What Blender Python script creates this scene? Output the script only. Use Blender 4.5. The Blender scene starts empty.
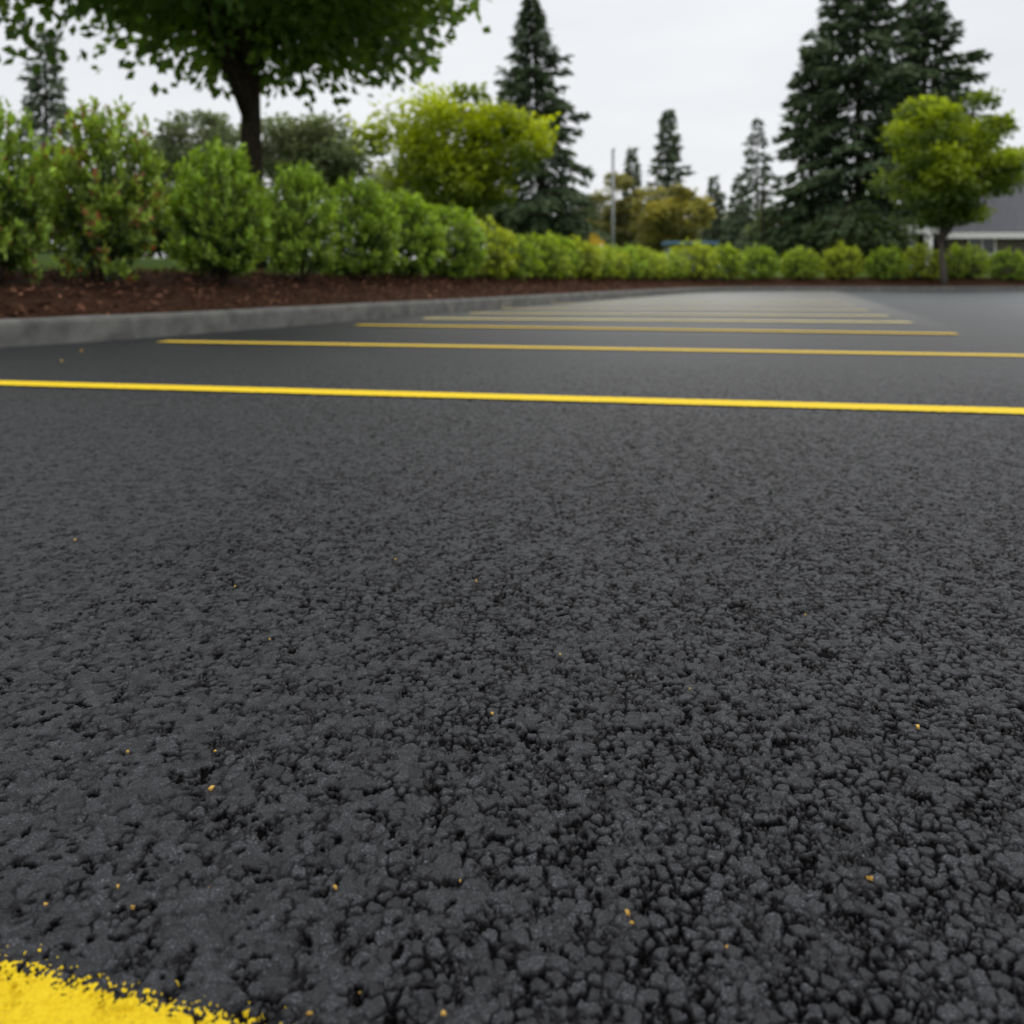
import bpy, math, random
import numpy as np
from mathutils import Vector
random.seed(7)
rng = np.random.default_rng(11)
scene = bpy.context.scene
C = scene.collection
PI = math.pi
FPX, CAMH, HZ = 800.0, 0.5, 280.0      # survey of the place: metres from image measurements

def ground(px, py):
    d = FPX*CAMH/(py-HZ); return ((px-512)/FPX*d, d)
def atd(px, d): return (px-512)/FPX*d
def ztop(py, d): return CAMH+(HZ-py)/FPX*d

# ------------------------------------------------------------ object helpers
def link(o, parent=None):
    C.objects.link(o)
    if parent: o.parent = parent
    return o
def np_mesh(name, V, F, mat=None, smooth=False, tint=None, attrs=None):
    """V (n,3), F (m,k) same-size faces"""
    V = np.asarray(V, dtype=np.float32); F = np.asarray(F, dtype=np.int32)
    me = bpy.data.meshes.new(name)
    k = F.shape[1]
    me.vertices.add(len(V)); me.vertices.foreach_set('co', V.ravel())
    me.loops.add(F.size); me.loops.foreach_set('vertex_index', F.ravel())
    me.polygons.add(len(F)); me.polygons.foreach_set('loop_start', np.arange(0, F.size, k, dtype=np.int32))
    me.update(calc_edges=True)
    me.polygons.foreach_set('use_smooth', np.full(len(F), smooth, dtype=bool))
    if tint is not None:
        a = me.attributes.new('tint', 'FLOAT_COLOR', 'POINT')
        c = np.ones((len(V), 4), dtype=np.float32); c[:, :3] = tint
        a.data.foreach_set('color', c.ravel())
    if attrs:
        for n_, v_ in attrs.items():
            a = me.attributes.new(n_, 'FLOAT', 'POINT'); a.data.foreach_set('value', np.asarray(v_, dtype=np.float32))
    if mat: me.materials.append(mat)
    return me
def obj(name, me, parent=None):
    return link(bpy.data.objects.new(name, me), parent)
def tag(o, label, cat, group=None):
    o['label'] = label; o['category'] = cat
    if group: o['group'] = group
    return o
def empty(name, loc, label=None, cat=None, group=None, rz=0):
    o = bpy.data.objects.new(name, None); o.location = loc; o.rotation_euler = (0, 0, rz); C.objects.link(o)
    o.empty_display_size = .2
    if label: tag(o, label, cat, group)
    return o
def structure(o): o['kind'] = 'structure'; return o

class MB:
    def __init__(s): s.v = []; s.f = []
    def box(s, a, b):
        n = len(s.v); (x0, y0, z0), (x1, y1, z1) = a, b
        s.v += [(x0,y0,z0),(x1,y0,z0),(x1,y1,z0),(x0,y1,z0),(x0,y0,z1),(x1,y0,z1),(x1,y1,z1),(x0,y1,z1)]
        s.f += [tuple(n+i for i in q) for q in ((0,3,2,1),(4,5,6,7),(0,1,5,4),(1,2,6,5),(2,3,7,6),(3,0,4,7))]
        return s
    def tube(s, pts, rad, seg=8):
        n0 = len(s.v); pts = [Vector(p) for p in pts]
        for i, p in enumerate(pts):
            a = pts[max(i-1, 0)]; b = pts[min(i+1, len(pts)-1)]
            d = (b-a).normalized()
            u = d.cross(Vector((0, 1, 0.1)) if abs(d.y) < .9 else Vector((1, 0, 0))).normalized(); w = d.cross(u)
            for k in range(seg):
                t = 2*PI*k/seg; s.v.append(tuple(p+(u*math.cos(t)+w*math.sin(t))*rad[i]))
        for i in range(len(pts)-1):
            for k in range(seg):
                a = n0+i*seg+k; b = n0+i*seg+(k+1) % seg
                s.f.append((a, b, b+seg, a+seg))
        s.f.append(tuple(n0+k for k in reversed(range(seg)))); s.f.append(tuple(n0+(len(pts)-1)*seg+k for k in range(seg)))
        return s
    def poly(s, pts):
        n = len(s.v); s.v += [tuple(p) for p in pts]; s.f.append(tuple(range(n, n+len(pts)))); return s
    def build(s, name, mat, parent=None, smooth=False, bevel=0):
        me = bpy.data.meshes.new(name); me.from_pydata(s.v, [], s.f); me.materials.append(mat)
        if smooth:
            for p in me.polygons: p.use_smooth = True
        me.update()
        o = obj(name, me, parent)
        if bevel:
            m = o.modifiers.new('bevel', 'BEVEL'); m.width = bevel; m.segments = 2
        return o

# ------------------------------------------------------------ numpy noise
TAB = rng.random((4, 256, 256))
def vnoise(x, y, k=0):
    xi = np.floor(x).astype(int); yi = np.floor(y).astype(int); fx = x-xi; fy = y-yi
    fx = fx*fx*(3-2*fx); fy = fy*fy*(3-2*fy); T = TAB[k]
    a = T[xi & 255, yi & 255]; b = T[(xi+1) & 255, yi & 255]; c = T[xi & 255, (yi+1) & 255]; d = T[(xi+1) & 255, (yi+1) & 255]
    return (a*(1-fx)+b*fx)*(1-fy)+(c*(1-fx)+d*fx)*fy
def fbm(x, y, k=0, o=3):
    s = 0; a = .5; t = 0
    for i in range(o):
        s = s+a*vnoise(x*2**i+17.3*i, y*2**i+9.1*i, (k+i) % 4); t += a; a *= .5
    return s/t
def sstep(a, b, x):
    t = np.clip((x-a)/(b-a), 0, 1); return t*t*(3-2*t)
def voronoi(x, y, k=0):
    xi = np.floor(x).astype(int); yi = np.floor(y).astype(int)
    f1 = np.full(x.shape, 9.); f2 = np.full(x.shape, 9.); cid = np.zeros(x.shape); ox = np.zeros(x.shape); oy = np.zeros(x.shape)
    for dx in (-1, 0, 1):
        for dy in (-1, 0, 1):
            cx = xi+dx; cy = yi+dy
            px = cx+.05+.9*TAB[k][cx & 255, cy & 255]; py = cy+.05+.9*TAB[(k+1) % 4][cx & 255, cy & 255]
            d = np.hypot(px-x, py-y); n = d < f1
            f2 = np.where(n, f1, np.minimum(f2, d))
            cid = np.where(n, TAB[(k+2) % 4][cx & 255, cy & 255], cid)
            ox = np.where(n, x-px, ox); oy = np.where(n, y-py, oy)
            f1 = np.where(n, d, f1)
    return f1, f2, cid, ox, oy

def asphalt_height(X, Y):
    wx = (fbm(X*165, Y*165, 0, 3)-.5)*.0084; wy = (fbm(X*165+50, Y*165+30, 1, 3)-.5)*.0084
    x = X+wx; y = Y+wy
    # coarse stones, with finer stones packed in where a coarse one is missing
    s = .0132; s2 = .0064
    f1, f2, cid, ox, oy = voronoi(x/s+500, y/s+500, 0)
    h1, h2, cid2, px_, py_ = voronoi(x/s2+900, y/s2+300, 1)
    big = (cid > .28)
    e = np.where(big, f2-f1, np.minimum((h2-h1)*.75, (f2-f1)+.25)); ci = np.where(big, cid, cid2)
    tx = np.where(big, ox, px_*.5); ty = np.where(big, oy, py_*.5)
    m = fbm(X*2.2+4, Y*2.2+8, 2, 3)
    # open texture on the right, closed and smoother to the left
    op = sstep(-.74, .26, X/np.maximum(Y, .4)+(m-.5)*.6)
    pn = fbm(X*75+9, Y*75+2, 1, 2)
    gw = np.clip(.10+.70*(pn-.44), .02, .26)
    gap = 1-sstep(gw*.3, gw+.10, e)
    g = np.clip(.28+op*.50+1.8*(pn-.5), .05, .95)
    thr = .695-.010*op
    pit = sstep(thr, thr+.035, fbm(X*84+30, Y*118+11, 1, 4))
    flat = sstep(.0, .30, e)
    h = .0011*flat*(.30+.70*op)+.0016*(ci-.5)*(.30+.70*op)+.0032*(tx*(ci-.5)+ty*((ci*7.3) % 1-.5))*(.30+.70*op)
    rg = np.abs(fbm(X*210, Y*210, 2, 3)-.5)
    h = h-.0029*gap*g-.0034*pit+.0013*(fbm(X*380, Y*380, 2, 3)-.5)-.0020*(.12-np.minimum(rg, .12))+.0014*(fbm(X*9, Y*9, 3, 2)-.5)-.0008
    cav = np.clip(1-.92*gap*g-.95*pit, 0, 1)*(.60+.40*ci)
    d = np.hypot(X, Y)
    amp = 1-.70*sstep(2.6, 6.2, d)
    edge = np.minimum(sstep(6.4, 5.6, Y), sstep(.94, .86, np.abs(X)/np.maximum(Y, .01)))
    z = (-.001+h*amp)*edge+(-.0065)*(1-edge)
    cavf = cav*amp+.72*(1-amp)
    return z, cavf*edge+.72*(1-edge)

# ------------------------------------------------------------ materials
def newmat(name):
    m = bpy.data.materials.new(name); m.use_nodes = True
    nt = m.node_tree; b = nt.nodes['Principled BSDF']
    return m, nt, b
def N(nt, t, **kw):
    n = nt.nodes.new(t)
    for k, v in kw.items(): setattr(n, k, v)
    return n
def ramp(nt, src, stops):
    r = nt.nodes.new('ShaderNodeValToRGB'); e = r.color_ramp.elements
    while len(e) < len(stops): e.new(.5)
    for i, (p, c) in enumerate(stops):
        e[i].position = p; e[i].color = (*c, 1) if len(c) == 3 else c
    nt.links.new(src, r.inputs[0]); return r
def noise(nt, scale, detail=4, rough=.55, coord=None):
    n = nt.nodes.new('ShaderNodeTexNoise'); n.inputs['Scale'].default_value = scale; n.inputs['Detail'].default_value = detail; n.inputs['Roughness'].default_value = rough
    if coord is None:
        g = nt.nodes.get('GEO') or nt.nodes.new('ShaderNodeNewGeometry'); g.name = 'GEO'; coord = g.outputs['Position']
    nt.links.new(coord, n.inputs['Vector']); return n
def bump(nt, b, src, strength, dist, prev=None):
    bp = nt.nodes.new('ShaderNodeBump'); bp.inputs['Strength'].default_value = strength; bp.inputs['Distance'].default_value = dist
    nt.links.new(src, bp.inputs['Height'])
    if prev: nt.links.new(prev.outputs[0], bp.inputs['Normal'])
    nt.links.new(bp.outputs[0], b.inputs['Normal']); return bp
def mrange(nt, src, a, b_, c, d):
    r = nt.nodes.new('ShaderNodeMapRange'); r.inputs[1].default_value = a; r.inputs[2].default_value = b_; r.inputs[3].default_value = c; r.inputs[4].default_value = d
    nt.links.new(src, r.inputs[0]); return r
def mathn(nt, op, a, b_):
    r = nt.nodes.new('ShaderNodeMath'); r.operation = op
    for i, q in enumerate((a, b_)):
        if isinstance(q, (int, float)): r.inputs[i].default_value = q
        else: nt.links.new(q, r.inputs[i])
    return r
def mixc(nt, f, a, b_):
    m = N(nt, 'ShaderNodeMix', data_type='RGBA'); nt.links.new(f, m.inputs[0]); nt.links.new(a, m.inputs[6]); nt.links.new(b_, m.inputs[7]); return m

def simple(name, c1, c2, scale=5, rough=.8, bs=.3, bd=.01, spec=.3, metallic=0):
    m, nt, b = newmat(name)
    n = noise(nt, scale, 6); r = ramp(nt, n.outputs[0], [(.3, c1), (.7, c2)])
    nt.links.new(r.outputs[0], b.inputs['Base Color']); b.inputs['Roughness'].default_value = rough
    b.inputs['Specular IOR Level'].default_value = spec; b.inputs['Metallic'].default_value = metallic
    if bs: bump(nt, b, noise(nt, scale*4, 5).outputs[0], bs, bd)
    return m

# asphalt
m_asph, nt, b = newmat('asphalt')
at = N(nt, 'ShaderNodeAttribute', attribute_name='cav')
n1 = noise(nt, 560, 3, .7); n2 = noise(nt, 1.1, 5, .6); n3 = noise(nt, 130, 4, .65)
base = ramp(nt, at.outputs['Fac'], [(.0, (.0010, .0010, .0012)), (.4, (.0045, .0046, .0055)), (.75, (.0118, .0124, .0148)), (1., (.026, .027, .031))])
sp = ramp(nt, n1.outputs[0], [(.35, (.40, .40, .40)), (.57, (1.3, 1.3, 1.32)), (.66, (7.0, 7.0, 7.1))])
mx = N(nt, 'ShaderNodeMix', data_type='RGBA', blend_type='MULTIPLY'); mx.inputs[0].default_value = 1
nt.links.new(base.outputs[0], mx.inputs[6]); nt.links.new(sp.outputs[0], mx.inputs[7])
lf = ramp(nt, n2.outputs[0], [(.3, (.80, .80, .82)), (.7, (1.15, 1.15, 1.13))])
mx2 = N(nt, 'ShaderNodeMix', data_type='RGBA', blend_type='MULTIPLY'); mx2.inputs[0].default_value = 1
nt.links.new(mx.outputs[2], mx2.inputs[6]); nt.links.new(lf.outputs[0], mx2.inputs[7])
# the far stalls get grazing sky sheen in their base colour and a smoother surface; the drive lane to their right is bluer
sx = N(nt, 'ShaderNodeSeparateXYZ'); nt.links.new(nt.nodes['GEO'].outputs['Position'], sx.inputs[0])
far_smooth = mrange(nt, sx.outputs[1], 3, 22, 0, 1); far_sheen = mrange(nt, sx.outputs[1], 7, 19, 0, .95)
xm = mrange(nt, sx.outputs[0], -2.5, 1.5, .35, 1); pf = mathn(nt, 'MULTIPLY', far_sheen.outputs[0], xm.outputs[0])
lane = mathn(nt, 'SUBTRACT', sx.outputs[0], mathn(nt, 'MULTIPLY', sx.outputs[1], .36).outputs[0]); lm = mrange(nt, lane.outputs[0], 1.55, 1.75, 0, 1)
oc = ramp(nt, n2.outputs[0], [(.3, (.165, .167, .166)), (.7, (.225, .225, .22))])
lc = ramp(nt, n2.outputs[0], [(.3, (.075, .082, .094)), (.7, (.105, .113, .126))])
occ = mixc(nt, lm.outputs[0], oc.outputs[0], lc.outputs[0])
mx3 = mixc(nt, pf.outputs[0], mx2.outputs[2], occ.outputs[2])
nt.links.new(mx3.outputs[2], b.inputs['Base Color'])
rr = mrange(nt, n3.outputs[0], .3, .7, .44, .64); sub = mathn(nt, 'MULTIPLY', far_smooth.outputs[0], .15); rf = mathn(nt, 'SUBTRACT', rr.outputs[0], sub.outputs[0])
nt.links.new(rf.outputs[0], b.inputs['Roughness'])
sl = mrange(nt, at.outputs['Fac'], .15, .8, .03, .40); nt.links.new(sl.outputs[0], b.inputs['Specular IOR Level'])
bp = bump(nt, b, n3.outputs[0], .6, .0014); bp2 = bump(nt, b, n1.outputs[0], .9, .0018, bp)
k1 = mrange(nt, far_smooth.outputs[0], 0, 1, .6, .12); k2 = mrange(nt, far_smooth.outputs[0], 0, 1, 1.0, .12)
nt.links.new(k1.outputs[0], bp.inputs['Strength']); nt.links.new(k2.outputs[0], bp2.inputs['Strength'])

# yellow paint
def paintmat(name, c0, c1, c2):
    m, nt, b = newmat(name)
    n1 = noise(nt, 260, 5, .8); n2 = noise(nt, 460, 4, .7)
    r = ramp(nt, n1.outputs[0], [(.32, c0), (.44, c1), (.72, c2)])
    nt.links.new(r.outputs[0], b.inputs['Base Color']); b.inputs['Roughness'].default_value = .65; b.inputs['Specular IOR Level'].default_value = .2
    bump(nt, b, n2.outputs[0], 1, .0022); return m
m_paint = paintmat('yellow_paint', (.50, .31, .01), (.84, .58, .010), (.94, .72, .02))
m_paint2 = paintmat('mid_sheen_yellow_paint', (.40, .28, .03), (.66, .46, .05), (.74, .53, .06))  # grazing sheen and blur of the mid-distance lines put into the paint colour
m_paint3 = paintmat('far_sheen_yellow_paint', (.48, .40, .16), (.70, .59, .26), (.76, .64, .30))  # paler still: grazing sheen on the farthest lines is mixed into this colour
m_fleck, nt, b = newmat('golden_fleck'); b.inputs['Roughness'].default_value = .7
n1 = noise(nt, 300, 3); r = ramp(nt, n1.outputs[0], [(.3, (.40, .21, .03)), (.7, (.70, .44, .09))]); nt.links.new(r.outputs[0], b.inputs['Base Color'])

m_kerb = simple('kerb_concrete', (.095, .094, .088), (.19, .186, .172), 5, .88, .4, .006)
m_mulch = simple('bark_mulch', (.035, .018, .011), (.13, .062, .036), 22, .95, 1, .05, .1)
m_bark = simple('bark', (.02, .016, .012), (.06, .048, .036), 14, .95, .9, .04, .1)
m_greybark = simple('grey_bark', (.07, .06, .05), (.14, .12, .10), 14, .95, .6, .02, .1)
m_lawn = simple('lawn', (.05, .09, .018), (.12, .18, .035), 3, .95, .8, .05, .1)
m_shingle = simple('shingle', (.085, .085, .10), (.15, .15, .165), 6, .9, .5, .02)
m_white = simple('white_trim', (.72, .72, .70), (.82, .82, .80), 3, .6, .1, .005)
m_wall = simple('taupe_wall', (.10, .085, .07), (.15, .13, .11), 3, .8, .2, .01)
m_glass, nt, b = newmat('window_glass'); b.inputs['Base Color'].default_value = (.02, .025, .03, 1); b.inputs['Roughness'].default_value = .08
n1 = noise(nt, 2); bump(nt, b, n1.outputs[0], .05, .01)
m_pole = simple('galvanised_steel', (.28, .29, .29), (.36, .37, .37), 6, .5, .1, .003, .5, .5)
m_blue = simple('blue_paint', (.12, .24, .38), (.16, .30, .45), 2, .5, .1, .003)
m_sign = simple('yellow_sign_paint', (.88, .52, .04), (.95, .60, .06), 2, .5, .1, .003)

def leafmat(name, trans=.35, rough=.5, spec=.35):
    m, nt, b = newmat(name)
    at = N(nt, 'ShaderNodeAttribute', attribute_name='tint')
    nt.links.new(at.outputs['Color'], b.inputs['Base Color']); b.inputs['Roughness'].default_value = rough; b.inputs['Specular IOR Level'].default_value = spec
    if trans:
        tr = N(nt, 'ShaderNodeBsdfTranslucent'); hs = N(nt, 'ShaderNodeHueSaturation'); hs.inputs['Value'].default_value = 1.7; hs.inputs['Hue'].default_value = .49; hs.inputs['Saturation'].default_value = 1.1
        nt.links.new(at.outputs['Color'], hs.inputs['Color']); nt.links.new(hs.outputs[0], tr.inputs[0])
        ms = N(nt, 'ShaderNodeMixShader'); ms.inputs[0].default_value = trans
        nt.links.new(b.outputs[0], ms.inputs[1]); nt.links.new(tr.outputs[0], ms.inputs[2])
        nt.links.new(ms.outputs[0], nt.nodes['Material Output'].inputs['Surface'])
    return m
m_leaf = leafmat('broad_leaf', .4, .38, .5); m_maple = leafmat('maple_leaf', .5, .45, .4); m_needle = leafmat('needles', 0, .7, .2); m_grass = leafmat('grass_blade', .3, .6, .2)
m_chip = leafmat('bark_chip', .0, .9, .1)

# ------------------------------------------------------------ kerb path
KP = [(-14, -9.5), (-9.0, -2.3), (-6.2, 2.4), (-4.55, 4.9), (-3.82, 5.97), (-3.08, 7.2), (-2.1, 9.5), (-.45, 13.3), (1.5, 18.2), (3.6, 23.2), (6.0, 28.8), (7.6, 32.3), (9.6, 34.8), (13.2, 36.3), (22, 36.9), (34, 37.3), (62, 38)]
def catmull(P, step=.12):
    P = [np.array(p, float) for p in P]; P = [2*P[0]-P[1]]+P+[2*P[-1]-P[-2]]; out = []
    for i in range(1, len(P)-2):
        n = max(2, int(np.linalg.norm(P[i+1]-P[i])/step))
        for k in range(n):
            t = k/n; a, b_, c, d = P[i-1], P[i], P[i+1], P[i+2]
            out.append(.5*((2*b_)+(-a+c)*t+(2*a-5*b_+4*c-d)*t*t+(-a+3*b_-3*c+d)*t**3))
    out.append(P[-2]); return np.array(out)
path = catmull(KP, .25)
tan = np.gradient(path, axis=0); tan /= np.linalg.norm(tan, axis=1)[:, None]
nor = np.stack([-tan[:, 1], tan[:, 0]], 1)
arc = np.concatenate([[0], np.cumsum(np.linalg.norm(np.diff(path, axis=0), axis=1))])
def sdist(X, Y):
    P = path[::2]; best = np.full(X.shape, 1e9); sg = np.ones(X.shape)
    for i in range(len(P)-1):
        a = P[i]; b_ = P[i+1]; ab = b_-a; L = (ab**2).sum()
        t = np.clip(((X-a[0])*ab[0]+(Y-a[1])*ab[1])/L, 0, 1)
        dx = X-a[0]-t*ab[0]; dy = Y-a[1]-t*ab[1]; d = np.hypot(dx, dy)
        s = ab[0]*(Y-a[1])-ab[1]*(X-a[0]); n = d < best
        best = np.where(n, d, best); sg = np.where(n, np.sign(s), sg)
    return best*sg
def bedz(o): return np.interp(o, [0, .17, .6, 1.6, 2.6, 3.2], [.12, .165, .30, .49, .60, .58])
def landz(o): return np.where(o < 2.8, np.where(o < .3, -.06, bedz(np.maximum(o, 0))-.10), np.interp(o, [2.8, 3.2, 6, 14, 40, 400], [.50, .61, .85, 1.1, 1.25, 1.5]))

# kerb
prof = [(0, -.06), (.0, .15), (.008, .182), (.03, .198), (.06, .203), (.14, .203), (.16, .195), (.17, .17), (.172, .05)]
pk = catmull(KP, .06); tk = np.gradient(pk, axis=0); tk /= np.linalg.norm(tk, axis=1)[:, None]; nk = np.stack([-tk[:, 1], tk[:, 0]], 1)
ak = np.concatenate([[0], np.cumsum(np.linalg.norm(np.diff(pk, axis=0), axis=1))])
V = []
for j, p in enumerate(pk):
    joint = (ak[j] % 3.0) < .06
    for (o, z) in prof:
        q = p+nk[j]*(o+(.014 if joint and o < .1 else 0)); V.append((q[0], q[1], z-(.014 if joint and z > .1 else 0)))
V = np.array(V); V[:, 2] += (fbm(V[:, 0]*3, V[:, 1]*3)-.5)*.010
n = len(prof); idx = np.arange(len(pk)-1)[:, None]*n+np.arange(n-1)[None, :]
F = np.stack([idx, idx+n, idx+n+1, idx+1], -1).reshape(-1, 4)
structure(tag(obj('kerb', np_mesh('kerb', V, F, m_kerb, True)), 'grey concrete kerb curving between the asphalt and the mulch bed', 'kerb'))

# mulch bed
offs = np.concatenate([np.linspace(.165, 3.0, 40), [3.1, 3.25]])
PB = catmull(KP, .12); tb = np.gradient(PB, axis=0); tb /= np.linalg.norm(tb, axis=1)[:, None]; nb = np.stack([-tb[:, 1], tb[:, 0]], 1)
Q = PB[:, None, :]+nb[:, None, :]*offs[None, :, None]
Z = bedz(offs)[None, :]+(fbm(Q[..., 0]*1.2, Q[..., 1]*1.2)-.5)*.12*sstep(.2, .8, offs)[None, :]+(fbm(Q[..., 0]*9, Q[..., 1]*9, 1)-.5)*.05
Z[:, -1] -= .15
V = np.concatenate([Q, Z[..., None]], -1).reshape(-1, 3); n = len(offs)
idx = np.arange(len(PB)-1)[:, None]*n+np.arange(n-1)[None, :]
F = np.stack([idx, idx+n, idx+n+1, idx+1], -1).reshape(-1, 4)
structure(tag(obj('mulch_bed', np_mesh('mulch_bed', V, F, m_mulch, True)), 'reddish brown bark mulch bed behind the kerb', 'mulch bed'))

# generic leaf quads
def unit(v): return v/np.maximum(np.linalg.norm(v, axis=-1, keepdims=True), 1e-9)
def quads(P, D, L, W, tint, rs, shape=.45, fold=.12, up=None):
    n = len(P); D = unit(D)
    R = rs.normal(size=(n, 3)) if up is None else up+rs.normal(size=(n, 3))*.35
    S = unit(np.cross(D, R)); Nn = np.cross(S, D)
    L = np.broadcast_to(L, (n,))[:, None]; W = np.broadcast_to(W, (n,))[:, None]
    a = P; t = P+D*L
    m1 = P+D*L*shape+S*W*.5+Nn*L*fold; m2 = P+D*L*shape-S*W*.5+Nn*L*fold
    V = np.stack([a, m1, t, m2], 1).reshape(-1, 3)
    F = np.arange(4*n).reshape(n, 4)
    return V, F, np.repeat(tint, 4, axis=0)
def shade(rs, n, ca, cb, t, jit=.18):
    c = np.array(ca)[None]*(1-t[:, None])+np.array(cb)[None]*t[:, None]
    return np.clip(c*(1+rs.normal(size=(n, 1))*jit), .003, .9)

# chips
n = 26000
ar = rng.uniform(8, 62, n)**1; o = rng.uniform(.2, 2.9, n)
ii = np.searchsorted(arc, ar).clip(1, len(arc)-1)
p = path[ii]+nor[ii]*o[:, None]+rng.normal(size=(n, 2))*.06
z = bedz(o)+rng.uniform(.0, .05, n)+.01
D = rng.normal(size=(n, 3))*[1, 1, .35]
V, F, T = quads(np.column_stack([p, z]), D, rng.uniform(.03, .11, n), rng.uniform(.015, .045, n), shade(rng, n, (.045, .022, .014), (.27, .13, .08), rng.random(n)**1.7, .3), rng, .5, .1, up=np.array([0, 0, 1.]))
o_ = obj('bark_chips', np_mesh('bark_chips', V, F, m_chip, False, T)); tag(o_, 'loose reddish bark chips covering the planting bed', 'mulch'); o_['kind'] = 'stuff'

# terrain sheet
def axis(lo, a, b_, hi, st):
    mid = np.arange(a, b_, st); l = a-(np.geomspace(1, a-lo+1, 12)-1)[::-1][:-1]; r = b_+(np.geomspace(1, hi-b_+1, 14)-1)
    return np.concatenate([l, mid, r])
ax = axis(-900, -22, 66, 900, .5); ay = axis(-900, -12, 64, 1200, .5)
X, Y = np.meshgrid(ax, ay); sd = sdist(X, Y); Z = landz(sd)+np.where(sd > 4, (fbm(X*.15, Y*.15)-.5)*.3, 0)
V = np.stack([X, Y, Z], -1).reshape(-1, 3); nx = len(ax)
idx = np.arange(len(ay)-1)[:, None]*nx+np.arange(nx-1)[None, :]
F = np.stack([idx, idx+1, idx+nx+1, idx+nx], -1).reshape(-1, 4)
structure(tag(obj('ground', np_mesh('ground', V, F, m_lawn, True)), 'green lawn ground rising behind the hedge', 'lawn'))
n = 26000
ar = rng.uniform(10, 55, n); o = rng.uniform(2.9, 9, n); ii = np.searchsorted(arc, ar).clip(1, len(arc)-1)
p = path[ii]+nor[ii]*o[:, None]
V, F, T = quads(np.column_stack([p, landz(o)-.02]), rng.normal(size=(n, 3))*[.4, .4, .1]+[0, 0, 1], rng.uniform(.06, .13, n), .015, shade(rng, n, (.08, .15, .022), (.20, .30, .045), rng.random(n)), rng, .3)
o_ = obj('grass_blades', np_mesh('grass_blades', V, F, m_grass, False, T)); tag(o_, 'short green grass on the lawn behind the hedge', 'grass'); o_['kind'] = 'stuff'

# ------------------------------------------------------------ asphalt
rows = np.geomspace(.40, 6.5, 1380); cols = np.linspace(-.92, .92, 1220)
Yg = np.repeat(rows[:, None], len(cols), 1); Xg = rows[:, None]*cols[None, :]
Zg, Cg = asphalt_height(Xg, Yg)
V = np.stack([Xg, Yg, Zg], -1).reshape(-1, 3); nx = len(cols)
idx = np.arange(len(rows)-1)[:, None]*nx+np.arange(nx-1)[None, :]
F = np.stack([idx, idx+1, idx+nx+1, idx+nx], -1).reshape(-1, 4)
m = len(path)
far = np.column_stack([path, np.full(m, -.007)])
rightp = np.column_stack([np.full(m, 64.), np.linspace(-40, 36, m), np.full(m, -.007)])
base0 = len(V)
V = np.concatenate([V, far, rightp]); k = np.arange(m-1)
F2 = np.stack([base0+k, base0+m+k, base0+m+k+1, base0+k+1], -1)
F = np.concatenate([F, F2])
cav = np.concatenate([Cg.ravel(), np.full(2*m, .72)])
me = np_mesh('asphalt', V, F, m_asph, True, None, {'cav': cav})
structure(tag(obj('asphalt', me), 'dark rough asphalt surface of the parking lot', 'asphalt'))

# painted lines
def stripe(label, A, B, width, st, ragged, lift, splat=False, mat=None):
    A = np.array(A, float); B = np.array(B, float); L = np.linalg.norm(B-A); t = (B-A)/L; nn = np.array([-t[1], t[0]])
    pad = .05 if splat else ragged*2
    us = np.arange(0, L, st[0]); vs = np.arange(-width/2-pad, width/2+pad+st[1], st[1])
    U, W = np.meshgrid(us, vs); X = A[0]+t[0]*U+nn[0]*W; Y = A[1]+t[1]*U+nn[1]*W
    Z, cv = asphalt_height(X, Y)
    e = width/2-np.abs(W)
    if splat:
        # the coat fills the pores towards the middle of the line and thins out at its edge
        k = sstep(.0, .03, e); Z = Z*(1-.45*k)+.0006*k
    else: Z = Z*.25
    V = np.stack([X, Y, Z+lift], -1).reshape(-1, 3); nx = len(us)
    idx = np.arange(len(vs)-1)[:, None]*nx+np.arange(nx-1)[None, :]
    F = np.stack([idx, idx+1, idx+nx+1, idx+nx], -1).reshape(-1, 4)
    if splat:
        q = e+(fbm(X*45, Y*45, 1, 3)-.5)*.010+(fbm(X*420, Y*420, 0, 3)-.5)*.042
        q = q-(1-np.clip(cv*1.4, 0, 1))*.007*sstep(.015, .0, e)
        sp = fbm(X*560, Y*560, 2, 2)-.66-np.clip(-e, 0, 1)*7
        q = np.maximum(q, np.where(e < .006, sp*.1, -1))
    else:
        q = e+(fbm(X/ragged*.25, Y/ragged*.25, 1, 3)-.5)*ragged*2
    keep = (q > 0).reshape(-1)
    F = F[keep[F].sum(1) >= 3]
    used = np.unique(F); rm = np.zeros(len(V), int); rm[used] = np.arange(len(used))
    o = obj('parking_line', np_mesh('parking_line', V[used], rm[F], mat or m_paint, True))
    structure(tag(o, label, 'painted line'))
def ext(px0, py0, px1, py1, e0=0, e1=0):
    a = np.array(ground(px0, py0)); b_ = np.array(ground(px1, py1)); t = (b_-a)/np.linalg.norm(b_-a)
    return a-t*e0, b_+t*e1
a, b_ = ext(0, 963, 258, 1028, .25, .7)
t = (b_-a)/np.linalg.norm(b_-a); nn = np.array([-t[1], t[0]])
stripe('rough-edged yellow painted line crossing the near left corner', a-nn*.125, b_-nn*.125, .25, (.0009, .0009), .012, .0013, True)
a, b_ = ext(0, 383.5, 1024, 412, 1.2, 3.2)
stripe('bright yellow stall line nearest across the whole lot', a, b_, .150, (.008, .003), .0018, .0050)
a, b_ = ext(162, 341.5, 1024, 356, 0, 1.4)
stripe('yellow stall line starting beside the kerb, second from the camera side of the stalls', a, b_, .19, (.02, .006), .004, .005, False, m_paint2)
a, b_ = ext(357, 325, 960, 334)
stripe('yellow stall line in the middle distance ending before the right edge', a, b_, .22, (.03, .01), .006, .0055, False, m_paint2)
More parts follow.
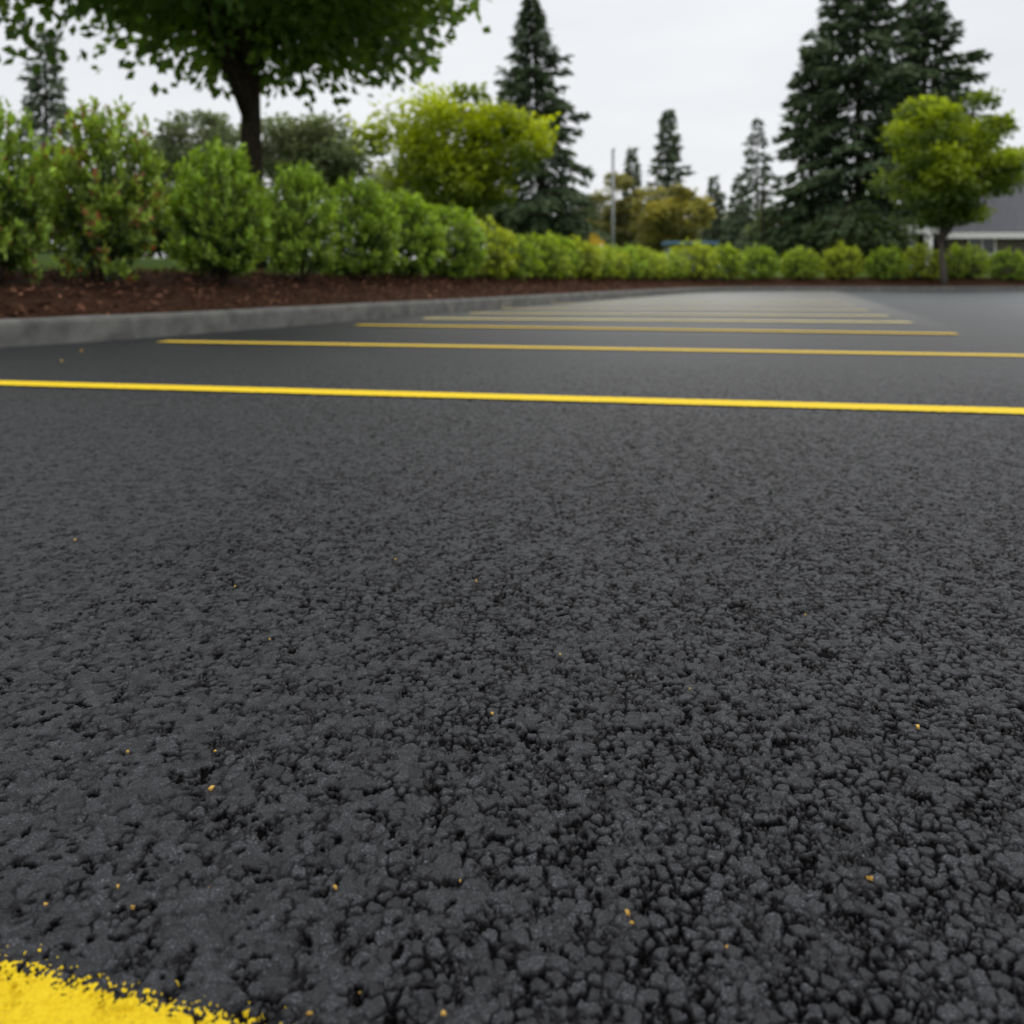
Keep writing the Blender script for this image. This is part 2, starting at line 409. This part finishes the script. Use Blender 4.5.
LN = [(424, 318.5, 915, 322.5), (470, 313.3, 893, 316), (500, 308.5, 872, 310.2), (536, 304, 858, 305.4), (566, 300.6, 846, 301.6), (596, 298, 836, 298.6)]
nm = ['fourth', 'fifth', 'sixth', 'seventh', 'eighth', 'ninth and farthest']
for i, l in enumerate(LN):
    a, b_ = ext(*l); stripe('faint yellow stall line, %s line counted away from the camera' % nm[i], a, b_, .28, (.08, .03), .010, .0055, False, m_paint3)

# flecks on the asphalt
FL = [(128,753,6),(211,788,7.5),(476,582,4.5),(918,728,7),(870,877,8),(628,916,7.5),(632,925,6),(460,880,5),(335,888,7),(132,908,7),(210,885,5),(118,888,5),(235,585,3.5),(75,540,3),(492,715,4.5),(215,750,3.5),(443,1016,7),(727,948,5),(310,1012,7),(360,990,5),(560,655,3.5),(395,560,3),(82,352,5),(130,338,5),(62,362,4),(45,905,5),(690,690,3.5),(805,615,3.5),(270,640,3.5)]
for i, (px, py, s) in enumerate(FL):
    x, y = ground(px, py); r = s*y/FPX*.5
    h, _ = asphalt_height(np.array([x]), np.array([y]))
    k = 7; ang = np.sort(rng.uniform(0, 2*PI, k)); rad = rng.uniform(.4, 1.2, k)
    Vv = [(0, 0, r*.5)]+[(r*rad[j]*math.cos(ang[j]), r*rad[j]*.7*math.sin(ang[j]), r*.25*rng.random()) for j in range(k)]+[(r*.9*rad[j]*math.cos(ang[j]), r*.6*rad[j]*math.sin(ang[j]), -r*.5) for j in range(k)]
    Ff = [(0, 1+j, 1+(j+1) % k) for j in range(k)]+[(1+j, 1+k+j, 1+k+(j+1) % k) for j in range(k)]+[(1+j, 1+k+(j+1) % k, 1+(j+1) % k) for j in range(k)]
    o = obj('leaf_fragment', np_mesh('leaf_fragment', Vv, Ff, m_fleck)); o.location = (x, y, float(h[0])+r*.45+(.0015 if y < 3 else .005)); o.rotation_euler = (0, 0, rng.uniform(0, 6))
    tag(o, 'tiny golden leaf fragment lying on the dark asphalt', 'leaf fragment', 'tiny golden flecks scattered over the asphalt')

# ------------------------------------------------------------ shrubs
def bush_meshes(seed, nshoot, per, size, H, R, spiky, ca, cb, red=0):
    """leaves in rosettes along upright shoots"""
    rs = np.random.default_rng(seed)
    th = rs.uniform(0, 2*PI, nshoot); cz = rs.uniform(-.80, 1, nshoot); sr = np.sqrt(1-cz**2)
    d = np.stack([sr*np.cos(th), sr*np.sin(th), cz], 1)
    lump = .82+.40*(fbm(th*1.3+seed, cz*2.2+seed*3, 1, 2))+rs.normal(size=nshoot)*.07*spiky
    up = 1+spiky*.20*np.clip(cz, 0, 1)*rs.random(nshoot)
    end = np.stack([d[:, 0]*R*lump, d[:, 1]*R*lump, H*.52+d[:, 2]*H*.48*lump*up], 1)
    core = np.stack([d[:, 0]*R*.35, d[:, 1]*R*.35, np.maximum(.1*H, end[:, 2]*.66)], 1)
    tipn = per//3
    u = rs.random((nshoot, per))**.6; u[:, :tipn] = rs.uniform(.86, 1.04, (nshoot, tipn))
    ax_ = end-core
    pos = core[:, None]+ax_[:, None]*u[..., None]+rs.normal(size=(nshoot, per, 3))*.024
    rad = rs.normal(size=(nshoot, per, 3)); rad -= (rad*unit(ax_)[:, None]).sum(-1, keepdims=True)*unit(ax_)[:, None]
    dirr = unit(rad)*.85+unit(ax_)[:, None]*rs.uniform(.1, 1.0, (nshoot, per, 1))+np.array([0, 0, .32])
    pos = pos.reshape(-1, 3); dirr = dirr.reshape(-1, 3); uu = u.reshape(-1)
    shootv = np.repeat(rs.random(nshoot), per)
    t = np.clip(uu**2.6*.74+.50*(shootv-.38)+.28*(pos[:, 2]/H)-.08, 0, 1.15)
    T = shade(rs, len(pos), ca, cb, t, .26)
    if red:
        sel = (rs.random(len(pos)) < red*2*(shootv > .6)) & (uu > .6); T[sel] = np.array((.32, .12, .05))*(.7+.6*rs.random((sel.sum(), 1)))
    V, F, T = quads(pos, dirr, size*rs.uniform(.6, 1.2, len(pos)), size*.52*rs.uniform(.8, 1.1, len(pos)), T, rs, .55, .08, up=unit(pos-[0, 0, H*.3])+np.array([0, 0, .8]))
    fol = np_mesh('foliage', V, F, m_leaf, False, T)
    mb = MB()
    for i in range(14):
        e = end[i*3]; mb.tube([(e[0]*.05, e[1]*.05, -.1), (e[0]*.3, e[1]*.3, e[2]*.4), (e[0]*.8, e[1]*.8, e[2]*.85)], [.018, .012, .005], 5)
    st = bpy.data.meshes.new('stem'); st.from_pydata(mb.v, [], mb.f); st.materials.append(m_bark)
    return fol, st
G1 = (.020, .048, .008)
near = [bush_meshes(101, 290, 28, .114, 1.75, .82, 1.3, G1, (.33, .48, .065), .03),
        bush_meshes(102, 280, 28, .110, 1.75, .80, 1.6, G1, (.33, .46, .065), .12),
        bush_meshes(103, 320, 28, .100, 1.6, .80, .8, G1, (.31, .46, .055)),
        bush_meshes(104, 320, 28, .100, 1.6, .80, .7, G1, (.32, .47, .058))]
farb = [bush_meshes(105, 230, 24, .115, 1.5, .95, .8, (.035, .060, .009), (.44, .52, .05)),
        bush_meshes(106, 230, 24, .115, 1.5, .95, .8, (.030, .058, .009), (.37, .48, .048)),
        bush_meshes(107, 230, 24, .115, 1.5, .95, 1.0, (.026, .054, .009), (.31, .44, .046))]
ORD = ['first', 'second', 'third', 'fourth', 'fifth', 'sixth', 'seventh', 'eighth', 'ninth', 'tenth', 'eleventh', 'twelfth', 'thirteenth', 'fourteenth', 'fifteenth', 'sixteenth', 'seventeenth', 'eighteenth', 'nineteenth', 'twentieth', 'twenty-first', 'twenty-second', 'twenty-third', 'twenty-fourth', 'twenty-fifth', 'twenty-sixth']
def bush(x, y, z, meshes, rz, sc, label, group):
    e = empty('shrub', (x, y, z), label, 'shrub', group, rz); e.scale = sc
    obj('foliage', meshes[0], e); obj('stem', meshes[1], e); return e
LR = [(-95, 6.9, 120, 60), (-6, 7.4, 104, 49), (102, 8.3, 114, 54), (219, 9.6, 151, 50), (300, 11.2, 168, 36)]
look = {0: 'leafy shrub cut by the left edge of the photo', 1: 'tall bright green shrub at the left edge of the hedge', 2: 'tall spiky shrub with a few reddish tips over the mulch', 3: 'broad rounded green shrub right of the tall spiky one', 4: 'rounded green shrub under the big maple, fourth in view'}
for i, (px, d, ty, hw) in enumerate(LR):
    x = atd(px, d); zb = .44; h = ztop(ty, d)-zb
    ms = near[[1, 0, 1, 2, 3][i]]; kz = h/([1.86, 1.86, 1.86, 1.68, 1.68][i]); kx = hw*d/FPX/.84
    bush(x, d, zb, ms, i*1.7, (kx, kx, kz), look[i], 'shrubs of the left hedge')
last = np.array([atd(300, 11.2), 11.2]); cnt = 4; farc = 0
for i in range(len(path)):
    q = path[i]+nor[i]*1.75
    if q[1] < 12: continue
    turned = q[0] > 7.0
    if np.linalg.norm(q-last) < (1.9 if turned else 1.55): continue
    if q[0] > 36: break
    last = q; jx, jy = rng.normal(size=2)*.08
    if not turned:
        kz = rng.uniform(.88, 1.06)*float(np.interp(q[1], [12, 15, 18, 22, 27, 32], [.97, .88, .80, .78, .72, .80]))
        kx = rng.uniform(.80, .92); ms = near[2+cnt % 2] if q[1] < 17 else farb[(2, 1, 2, 0)[cnt % 4] if q[1] < 24 else (1, 0, 2)[cnt % 3]]
        bush(q[0]+jx, q[1]+jy, .44, ms, rng.uniform(0, 6), (kx*.95, kx*.95, kz), 'green shrub, %s from the left in the hedge along the left kerb' % ORD[cnt], 'shrubs of the left hedge')
        cnt += 1
    else:
        k = rng.uniform(.88, 1.05); kz = rng.uniform(.95, 1.12)
        bush(q[0]+jx, q[1]+jy*3, .40, farb[(0, 1, 2, 1, 0, 2)[farc % 6]], rng.uniform(0, 6), (k, k, kz), 'rounded yellow-green shrub, %s from the left in the far row' % ORD[farc], 'shrubs of the far row across the lot')
        farc += 1

# ------------------------------------------------------------ trees
def broadleaf(px, d, top, bottom, width, label, seed, nclump, per, leaf, ca, cb, trunk_r, egg=0, bark=m_bark, group=None, clump=.17, name='broadleaf_tree', depth=1.0, rough=.22, mat=None, limbs=34, forkf=.82, skirt=0, lr=(.22, .46)):
    """top, bottom: heights of the crown in m, width in m"""
    rs = np.random.default_rng(seed)
    x = atd(px, d); zb = float(landz(sdist(np.array([x]), np.array([float(d)]))) [0])
    R = width/2; Hc = top-bottom; cz = (top+bottom)/2-zb
    dirs = unit(rs.normal(size=(nclump, 3))); rad = rs.random(nclump)**.38*.86
    c = dirs*rad[:, None]
    lump = 1+rough*(fbm(dirs[:, 0]*2+seed, dirs[:, 2]*2+dirs[:, 1]*2, 0, 2)-.5)*2
    c *= lump[:, None]
    w = 1-egg*np.clip(c[:, 2], -.2, 1)*.60-egg*1.25*np.clip(-c[:, 2]-.15, 0, 1)
    if skirt: c[:, 2] = np.where(c[:, 2] < 0, c[:, 2]*(.75+skirt*rs.random(nclump)), c[:, 2])
    cen = np.stack([c[:, 0]*R*w, c[:, 1]*R*w*depth, cz+c[:, 2]*Hc/2], 1)
    cr = R*clump*rs.uniform(.7, 1.35, nclump)
    g3 = np.clip(rs.normal(size=(nclump, per, 3)), -1.7, 1.7)
    pos = cen[:, None]+g3*np.array([1, 1, .62])*cr[:, None, None]*.75
    rel = (pos-cen[:, None])/cr[:, None, None]
    outw = unit(np.repeat(cen-[0, 0, cz], per, 0))+rel.reshape(-1, 3)*.5
    D = outw+rs.normal(size=(nclump*per, 3))*.7+[0, 0, -.25]
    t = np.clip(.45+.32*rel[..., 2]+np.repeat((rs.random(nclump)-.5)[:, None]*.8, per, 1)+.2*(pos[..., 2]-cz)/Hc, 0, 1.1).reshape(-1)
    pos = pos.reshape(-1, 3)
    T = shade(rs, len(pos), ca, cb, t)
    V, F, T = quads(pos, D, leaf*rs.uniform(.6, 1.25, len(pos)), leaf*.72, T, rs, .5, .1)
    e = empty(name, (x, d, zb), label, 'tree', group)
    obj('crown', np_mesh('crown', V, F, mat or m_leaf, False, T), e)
    mb = MB(); fork = (bottom-zb)*forkf
    bend = rs.normal(size=2)*.12
    mb.tube([(0, 0, -.2), (bend[0]*.4, bend[1]*.4, fork*.5), (bend[0], bend[1], fork), (bend[0]*.6, bend[1], cz), (0, 0, cz+Hc*.36)], [trunk_r*1.35, trunk_r*1.02, trunk_r*.85, trunk_r*.45, trunk_r*.1], 10)
    order = np.argsort(rs.random(nclump))[:min(nclump, limbs)]
    for q in order:
        p1 = cen[q]; st = fork*rs.uniform(.86, 1.0)+max(0, (p1[2]-fork))*rs.uniform(0, .35)
        r0 = trunk_r*rs.uniform(*lr)*(1-.5*min(1, (st-fork*.8)/(Hc+.01)))
        a_ = Vector((bend[0]*.9, bend[1]*.9, st)); b2 = Vector(p1); md = a_.lerp(b2, .45)+Vector((rs.normal()*.15, rs.normal()*.15, .12*(b2-a_).length))
        mb.tube([a_, a_.lerp(md, .5)+Vector((0, 0, .04*Hc)), md, b2], [r0, r0*.8, r0*.55, r0*.12], 6)
    mb.build('trunk', bark, e, True); return e

def conifer(px, d, top, width, label, seed, z0f=.06, sparse=1.0, ca=(.032, .054, .028), cb=(.105, .148, .066), spray=.42, group=None, lean=0, step=.40, power=.85, nb=7, fill=7.5):
    rs = np.random.default_rng(seed); x = atd(px, d)
    zb = float(landz(sdist(np.array([x]), np.array([float(d)])))[0]); H = top-zb; R = width/2
    P = []; D = []; T = []; mb = MB()
    mb.tube([(0, 0, -.2), (0, 0, H*.3), (lean*.5, 0, H*.7), (lean, 0, H*.99)], [H*.014+.05, H*.010+.03, H*.005+.02, .01], 8)
    z = H*z0f; ph = rs.uniform(0, 6, 4)
    while z < H*.985:
        t = (z-H*z0f)/(H*(1-z0f)); L0 = R*(1-t)**power*(1 if t > .12 else .75+2*t)+.10
        k = max(4, int(round(nb*sparse*(1-.35*t))))
        a0 = rs.uniform(0, 6.28)
        for j in range(k):
            if rs.random() > .92: continue
            a = a0+2*PI*j/k+rs.normal()*.3
            L = L0*rs.uniform(.55, 1.12)*(1+.16*math.sin(a*2+z*.9+ph[0])+.12*math.sin(a+z*2.3+ph[1]))
            rise = .50*t-.10+rs.normal()*.12
            droop = .50*(1-t*.6); z_ = z+rs.normal()*step*.5*(1-t)
            m = max(9, int((L/spray)*fill*sparse*1.4)+6)
            u = rs.random(m)**.62; side = rs.normal(size=m)*.19*L*(1-u*.80)
            r_ = u*L; zz = z_+r_*rise-droop*r_*u+.16*L*(u**3)
            ca_, sa = math.cos(a), math.sin(a); lx = lean*z/H
            px_ = lx+ca_*r_-sa*side; py_ = sa*r_+ca_*side
            pz = zz-np.abs(side)*.45+rs.normal(size=m)*.06-rs.random(m)**2*.30*(1-t)
            P.append(np.stack([px_, py_, pz], 1))
            sg = np.sign(side)*.75
            D.append(np.stack([ca_-sa*sg, sa+ca_*sg, np.full(m, -.65)+rs.normal(size=m)*.40], 1))
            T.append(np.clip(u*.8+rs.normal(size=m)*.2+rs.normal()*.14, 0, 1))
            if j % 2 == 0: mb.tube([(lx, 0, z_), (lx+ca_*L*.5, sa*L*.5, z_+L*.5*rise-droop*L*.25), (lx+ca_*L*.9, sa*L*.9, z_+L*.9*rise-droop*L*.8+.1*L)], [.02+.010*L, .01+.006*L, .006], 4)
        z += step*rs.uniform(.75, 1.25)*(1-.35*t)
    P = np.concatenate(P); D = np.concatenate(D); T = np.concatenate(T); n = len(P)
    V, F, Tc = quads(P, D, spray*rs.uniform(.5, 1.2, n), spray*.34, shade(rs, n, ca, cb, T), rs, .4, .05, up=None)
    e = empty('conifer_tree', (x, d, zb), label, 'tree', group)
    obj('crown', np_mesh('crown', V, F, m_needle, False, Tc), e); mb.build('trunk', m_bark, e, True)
    return e

broadleaf(252, 14, 9.4, 3.40, 9.9, 'large dark green maple with a forked trunk overhanging the left hedge', 21, 135, 215, .225, (.045, .085, .018), (.16, .25, .040), .215, 0, m_bark, name='maple_tree', clump=.15, rough=.36, mat=m_maple, limbs=16, forkf=.86, skirt=.35, lr=(.30, .60))
broadleaf(457, 23, ztop(86, 23), ztop(220, 23), 5.3, 'small round yellow-green tree standing behind the hedge', 22, 85, 200, .17, (.06, .10, .010), (.42, .50, .034), .09, .12, m_greybark, clump=.165, rough=.24)
broadleaf(944, 37.6, ztop(80, 37.6), ztop(243, 37.6), 6.6, 'egg-shaped yellow-green tree on a bare trunk in front of the house', 23, 90, 210, .24, (.05, .09, .012), (.36, .45, .042), .14, .68, m_greybark, clump=.15, rough=.2)
CF1, CF2 = (.066, .094, .060), (.15, .19, .105)  # lighter needle colours with distance haze painted in
conifer(541, 45, ztop(-8, 45), 9.0, 'tall dark conifer right behind the small yellow-green tree', 31, .08, 1.0, lean=-.6, spray=.46, power=.9, fill=12)
conifer(858, 50, ztop(-60, 50), 13.0, 'huge dark conifer, taller left one of the pair at the right', 32, .05, 1.0, spray=.6, power=.62, step=.47, fill=11)
conifer(925, 53, ztop(-18, 53), 10.8, 'huge dark conifer, right one of the pair behind the egg-shaped tree', 33, .05, 1.0, spray=.6, power=.62, step=.47, fill=11)
conifer(812, 52, ztop(38, 52), 6.8, 'dark conifer at the left foot of the huge pair', 39, .04, .9, spray=.6, power=.7, step=.47, fill=9)
conifer(668, 75, ztop(106, 75), 6.6, 'pointed conifer in the far centre gap, left of the bare pole', 34, .04, .9, CF1, CF2, .65, step=.5, fill=10)
conifer(632, 80, ztop(146, 80), 4.8, 'short pointed conifer just right of the grey lamp pole', 35, .04, .9, CF1, CF2, .65, step=.5)
conifer(714, 85, ztop(174, 85), 4.4, 'small far conifer between the two taller pointed ones', 36, .04, .9, CF1, CF2, .65, step=.5)
conifer(757, 70, ztop(114, 70), 5.8, 'thin sparse conifer left of the huge dark pair', 37, .04, .8, CF1, CF2, .55, step=.55)
conifer(738, 82, ztop(178, 82), 5.0, 'low far conifer at the left foot of the sparse one', 40, .04, .9, CF1, CF2, .65, step=.5)
conifer(46, 40, ztop(26, 40), 5.4, 'conifer rising behind the hedge at the far left', 38, .04, .9, CF1, CF2, .45)
broadleaf(614, 66, ztop(172, 66), ztop(262, 66), 5.0, 'olive green tree behind the grey lamp pole', 24, 60, 120, .34, (.13, .135, .045), (.29, .28, .09), .14)
broadleaf(672, 62, ztop(182, 62), ztop(262, 62), 6.2, 'low muted olive and rust tree in the centre distance', 25, 70, 130, .32, (.14, .145, .035), (.40, .37, .08), .14, rough=.1)
broadleaf(305, 34, ztop(112, 34), ztop(200, 34), 5.4, 'grey-green tree behind the maple trunk, right of it', 26, 60, 130, .26, (.09, .11, .055), (.21, .25, .11), .14)
broadleaf(205, 38, ztop(108, 38), ztop(205, 38), 5.2, 'grey-green tree behind the maple trunk, left of it', 27, 60, 130, .26, (.09, .11, .055), (.20, .24, .11), .14)
broadleaf(572, 72, ztop(205, 72), ztop(262, 72), 5.5, 'dark low tree at the foot of the tall centre conifer', 28, 50, 110, .36, (.07, .09, .04), (.17, .20, .08), .14)
broadleaf(520, 60, ztop(196, 60), ztop(262, 60), 5.5, 'dark low tree left of the tall centre conifer', 44, 50, 110, .34, (.045, .065, .026), (.12, .155, .05), .14)
broadleaf(722, 92, ztop(208, 92), ztop(262, 92), 9.6, 'wide hazy green tree far off in the centre gap', 29, 60, 110, .48, (.11, .13, .085), (.22, .25, .14), .16)
broadleaf(646, 98, ztop(206, 98), ztop(262, 98), 10.0, 'hazy green tree far behind the short pointed conifer', 61, 60, 110, .5, (.12, .14, .095), (.23, .26, .15), .16)
broadleaf(792, 60, ztop(205, 60), ztop(264, 60), 7.0, 'dark bushy tree under the sparse conifer', 41, 60, 120, .36, (.06, .08, .033), (.15, .19, .065), .15)
broadleaf(868, 47, ztop(208, 47), ztop(264, 47), 6.5, 'dark bushy tree beneath the huge conifers', 42, 60, 120, .32, (.045, .065, .026), (.11, .155, .05), .15)
broadleaf(398, 50, ztop(170, 50), ztop(258, 50), 6.5, 'muted green tree seen left of the small yellow-green tree', 43, 60, 120, .34, (.09, .11, .055), (.20, .24, .10), .15)
broadleaf(-30, 24, ztop(168, 24), ztop(268, 24), 4.6, 'low leafy tree behind the hedge at the left edge', 51, 50, 130, .22, (.04, .065, .02), (.13, .18, .05), .10)
broadleaf(95, 27, ztop(176, 27), ztop(268, 27), 5.0, 'low leafy tree glimpsed behind the tall spiky shrub', 52, 50, 130, .22, (.04, .065, .02), (.13, .18, .05), .10)
broadleaf(178, 24, ztop(186, 24), ztop(268, 24), 4.2, 'low leafy tree glimpsed between the spiky and the broad shrub', 53, 50, 130, .22, (.04, .065, .02), (.13, .18, .05), .10)
broadleaf(262, 26, ztop(194, 26), ztop(268, 26), 4.4, 'low leafy tree glimpsed behind the shrubs under the maple', 54, 50, 130, .22, (.04, .065, .02), (.13, .18, .05), .10)

# ------------------------------------------------------------ house, poles, sign, shelter
def gz(x, y): return float(landz(sdist(np.array([float(x)]), np.array([float(y)])))[0])
hx, hy = 25.0, 46.0; hz = gz(30, 48)
h = empty('house', (hx, hy, hz), 'single-storey house with grey shingle roof at the right edge', 'house')
ez = ztop(233, 46)-hz; rz_ = ztop(160, 52)-hz
MB().box((0, 0, -.4), (18, 11, ez-.12)).build('wall', m_wall, h)
mb = MB(); a = (-.6, -.6, ez); b1 = (18.6, -.6, ez); c = (18.6, 11.6, ez); d_ = (-.6, 11.6, ez); r1 = (5.2, 5.5, rz_); r2 = (13.5, 5.5, rz_)
mb.poly([a, b1, r2, r1]); mb.poly([b1, c, r2]); mb.poly([c, d_, r1, r2]); mb.poly([d_, a, r1]); mb.poly([a, d_, c, b1])
mb.build('roof', m_shingle, h)
mb = MB().box((-.66, -.68, ez-.34), (18.66, -.603, ez-.01)).box((-.68, -.6, ez-.34), (-.603, 11.6, ez-.01)); mb.build('gutter', m_white, h)
for wx in (1.2, 4.6, 9.5, 13.5):
    f = MB(); f.box((wx, -.06, .9), (wx+.1, -.003, 2.1)).box((wx+1.5, -.06, .9), (wx+1.6, -.003, 2.1)).box((wx+.1, -.06, .9), (wx+1.5, -.003, 1.0)).box((wx+.1, -.06, 2.0), (wx+1.5, -.003, 2.1)).box((wx+.76, -.06, 1.0), (wx+.84, -.003, 2.0))
    fo = f.build('window', m_white, h); MB().box((wx+.1, -.03, 1.0), (wx+1.5, -.005, 2.0)).build('pane', m_glass, fo)
dd = MB().box((7.2, -.05, 0), (8.15, -.003, 2.05)).build('door', m_white, h)
pz = ztop(226, 45)-hz
mb = MB().box((-3.2, -1.2, pz-.42), (-.75, .8, pz)); mb.build('porch_roof', m_white, h)
for cx in (-2.9, -1.9):
    MB().tube([(cx+.3, -1.0, -.4), (cx+.3, -1.0, 0), (cx+.3, -1.0, pz-.425)], [.26, .25, .24], 12).build('column', m_white, h, True)

x, y = atd(613, 40), 40; z = gz(x, y)
p = empty('lamp_pole', (x, y, z), 'grey lamp pole standing beyond the hedge in the centre gap', 'lamp pole')
MB().tube([(0, 0, -.2), (0, 0, 3), (0, 0, ztop(150, 40)-z)], [.10, .085, .065], 10).build('pole', m_pole, p, True)
MB().tube([(0, 0, .0), (0, 0, .25)], [.17, .13], 12).build('base', m_pole, p)
hh = ztop(150, 40)-z; MB().box((-.05, -.45, hh-.06), (.05, .1, hh+.03)).build('lamp_head', m_pole, p, False, .02)
x, y = atd(763, 46), 46; z = gz(x, y)
p = empty('utility_pole', (x, y, z), 'thin dark pole in front of the sparse conifer', 'pole')
MB().tube([(0, 0, -.2), (0, 0, 3), (0, 0, ztop(172, 46)-z)], [.08, .07, .05], 10).build('pole', m_bark, p, True)
MB().box((-.35, -.03, ztop(172, 46)-z-.35), (.35, .03, ztop(172, 46)-z-.27)).build('crossarm', m_bark, p)

x, y = atd(597, 44), 44; z = gz(x, y); zt = ztop(233, 44)-z; zbm = ztop(245, 44)-z
p = empty('road_sign', (x, y, z), 'small yellow rectangular sign above the hedge left of the lamp pole', 'sign')
MB().tube([(0, .04, -.2), (0, .04, zt-.05)], [.035, .035], 8).build('post', m_pole, p)
MB().box((-.42, -.015, zbm), (.42, .0, zt)).build('sign_plate', m_sign, p, False, .006)

x, y = atd(690, 58), 58; z = gz(x, y); zt = ztop(242, 58)-z
p = empty('bus_shelter', (x, y, z), 'low shelter with a blue roof edge behind the hedge in the centre', 'shelter')
MB().box((-1.9, -.9, zt-.2), (1.9, .9, zt)).build('roof', m_blue, p, False, .03)
for sx_ in (-1.7, 1.7):
    for sy in (-.75, .75): MB().tube([(sx_, sy, -.2), (sx_, sy, zt-.205)], [.05, .05], 8).build('post', m_pole, p)
MB().box((-1.6, .72, .3), (1.6, .75, zt-.4)).build('back_panel', m_white, p)

# ------------------------------------------------------------ camera, light, world
cam = bpy.data.cameras.new('camera'); co = bpy.data.objects.new('camera', cam); C.objects.link(co); scene.camera = co
co.location = (0, 0, CAMH); co.rotation_euler = (math.radians(90), 0, 0)
cam.sensor_width = 36; cam.lens = 36*FPX/1024; cam.shift_y = -(512-HZ)/1024; cam.clip_end = 3000; cam.clip_start = .02
cam.dof.use_dof = True; cam.dof.focus_distance = .95; cam.dof.aperture_fstop = 4.6

EL, AZ = math.radians(52), math.radians(20)   # bright part of the overcast: ahead and slightly right
sun = bpy.data.lights.new('sun', 'SUN'); sun.energy = .9; sun.angle = math.radians(25); sun.color = (1, .97, .92)
so = bpy.data.objects.new('sun', sun); C.objects.link(so)
dv = Vector((math.sin(AZ)*math.cos(EL), math.cos(AZ)*math.cos(EL), math.sin(EL)))
so.rotation_euler = dv.to_track_quat('Z', 'Y').to_euler(); so.location = (0, 0, 30)

w = bpy.data.worlds.new('World'); scene.world = w; w.use_nodes = True; nt = w.node_tree
bg = nt.nodes['Background']; bg.inputs['Strength'].default_value = .1
sky = nt.nodes.new('ShaderNodeTexSky'); sky.sky_type = 'NISHITA'; sky.sun_disc = False; sky.sun_elevation = EL; sky.sun_rotation = AZ
tc = nt.nodes.new('ShaderNodeTexCoord'); sep = nt.nodes.new('ShaderNodeSeparateXYZ'); nt.links.new(tc.outputs['Generated'], sep.inputs[0])
gr = ramp(nt, sep.outputs[2], [(0, (.665, .672, .68)), (.15, (.63, .637, .65)), (.35, (.63, .64, .655)), (1, (1., 1., 1.))])
mp = nt.nodes.new('ShaderNodeMapping'); mp.inputs['Scale'].default_value = (1, 1, 3.2); nt.links.new(tc.outputs['Generated'], mp.inputs[0])
cl = noise(nt, 2.1, 5, .5, mp.outputs[0]); cr = ramp(nt, cl.outputs[0], [(.3, (.85, .857, .87)), (.7, (1.01, 1.01, 1.005))])
mu = N(nt, 'ShaderNodeMix', data_type='RGBA', blend_type='MULTIPLY'); mu.inputs[0].default_value = 1
nt.links.new(gr.outputs[0], mu.inputs[6]); nt.links.new(cr.outputs[0], mu.inputs[7])
sc = nt.nodes.new('ShaderNodeVectorMath'); sc.operation = 'SCALE'; sc.inputs['Scale'].default_value = 15.0; nt.links.new(mu.outputs[2], sc.inputs[0])
mm = N(nt, 'ShaderNodeMix', data_type='RGBA'); mm.inputs[0].default_value = .95
nt.links.new(sky.outputs[0], mm.inputs[6]); nt.links.new(sc.outputs[0], mm.inputs[7]); nt.links.new(mm.outputs[2], bg.inputs['Color'])
scene.view_settings.view_transform = 'Standard'; scene.view_settings.look = 'None'; scene.view_settings.exposure = 0
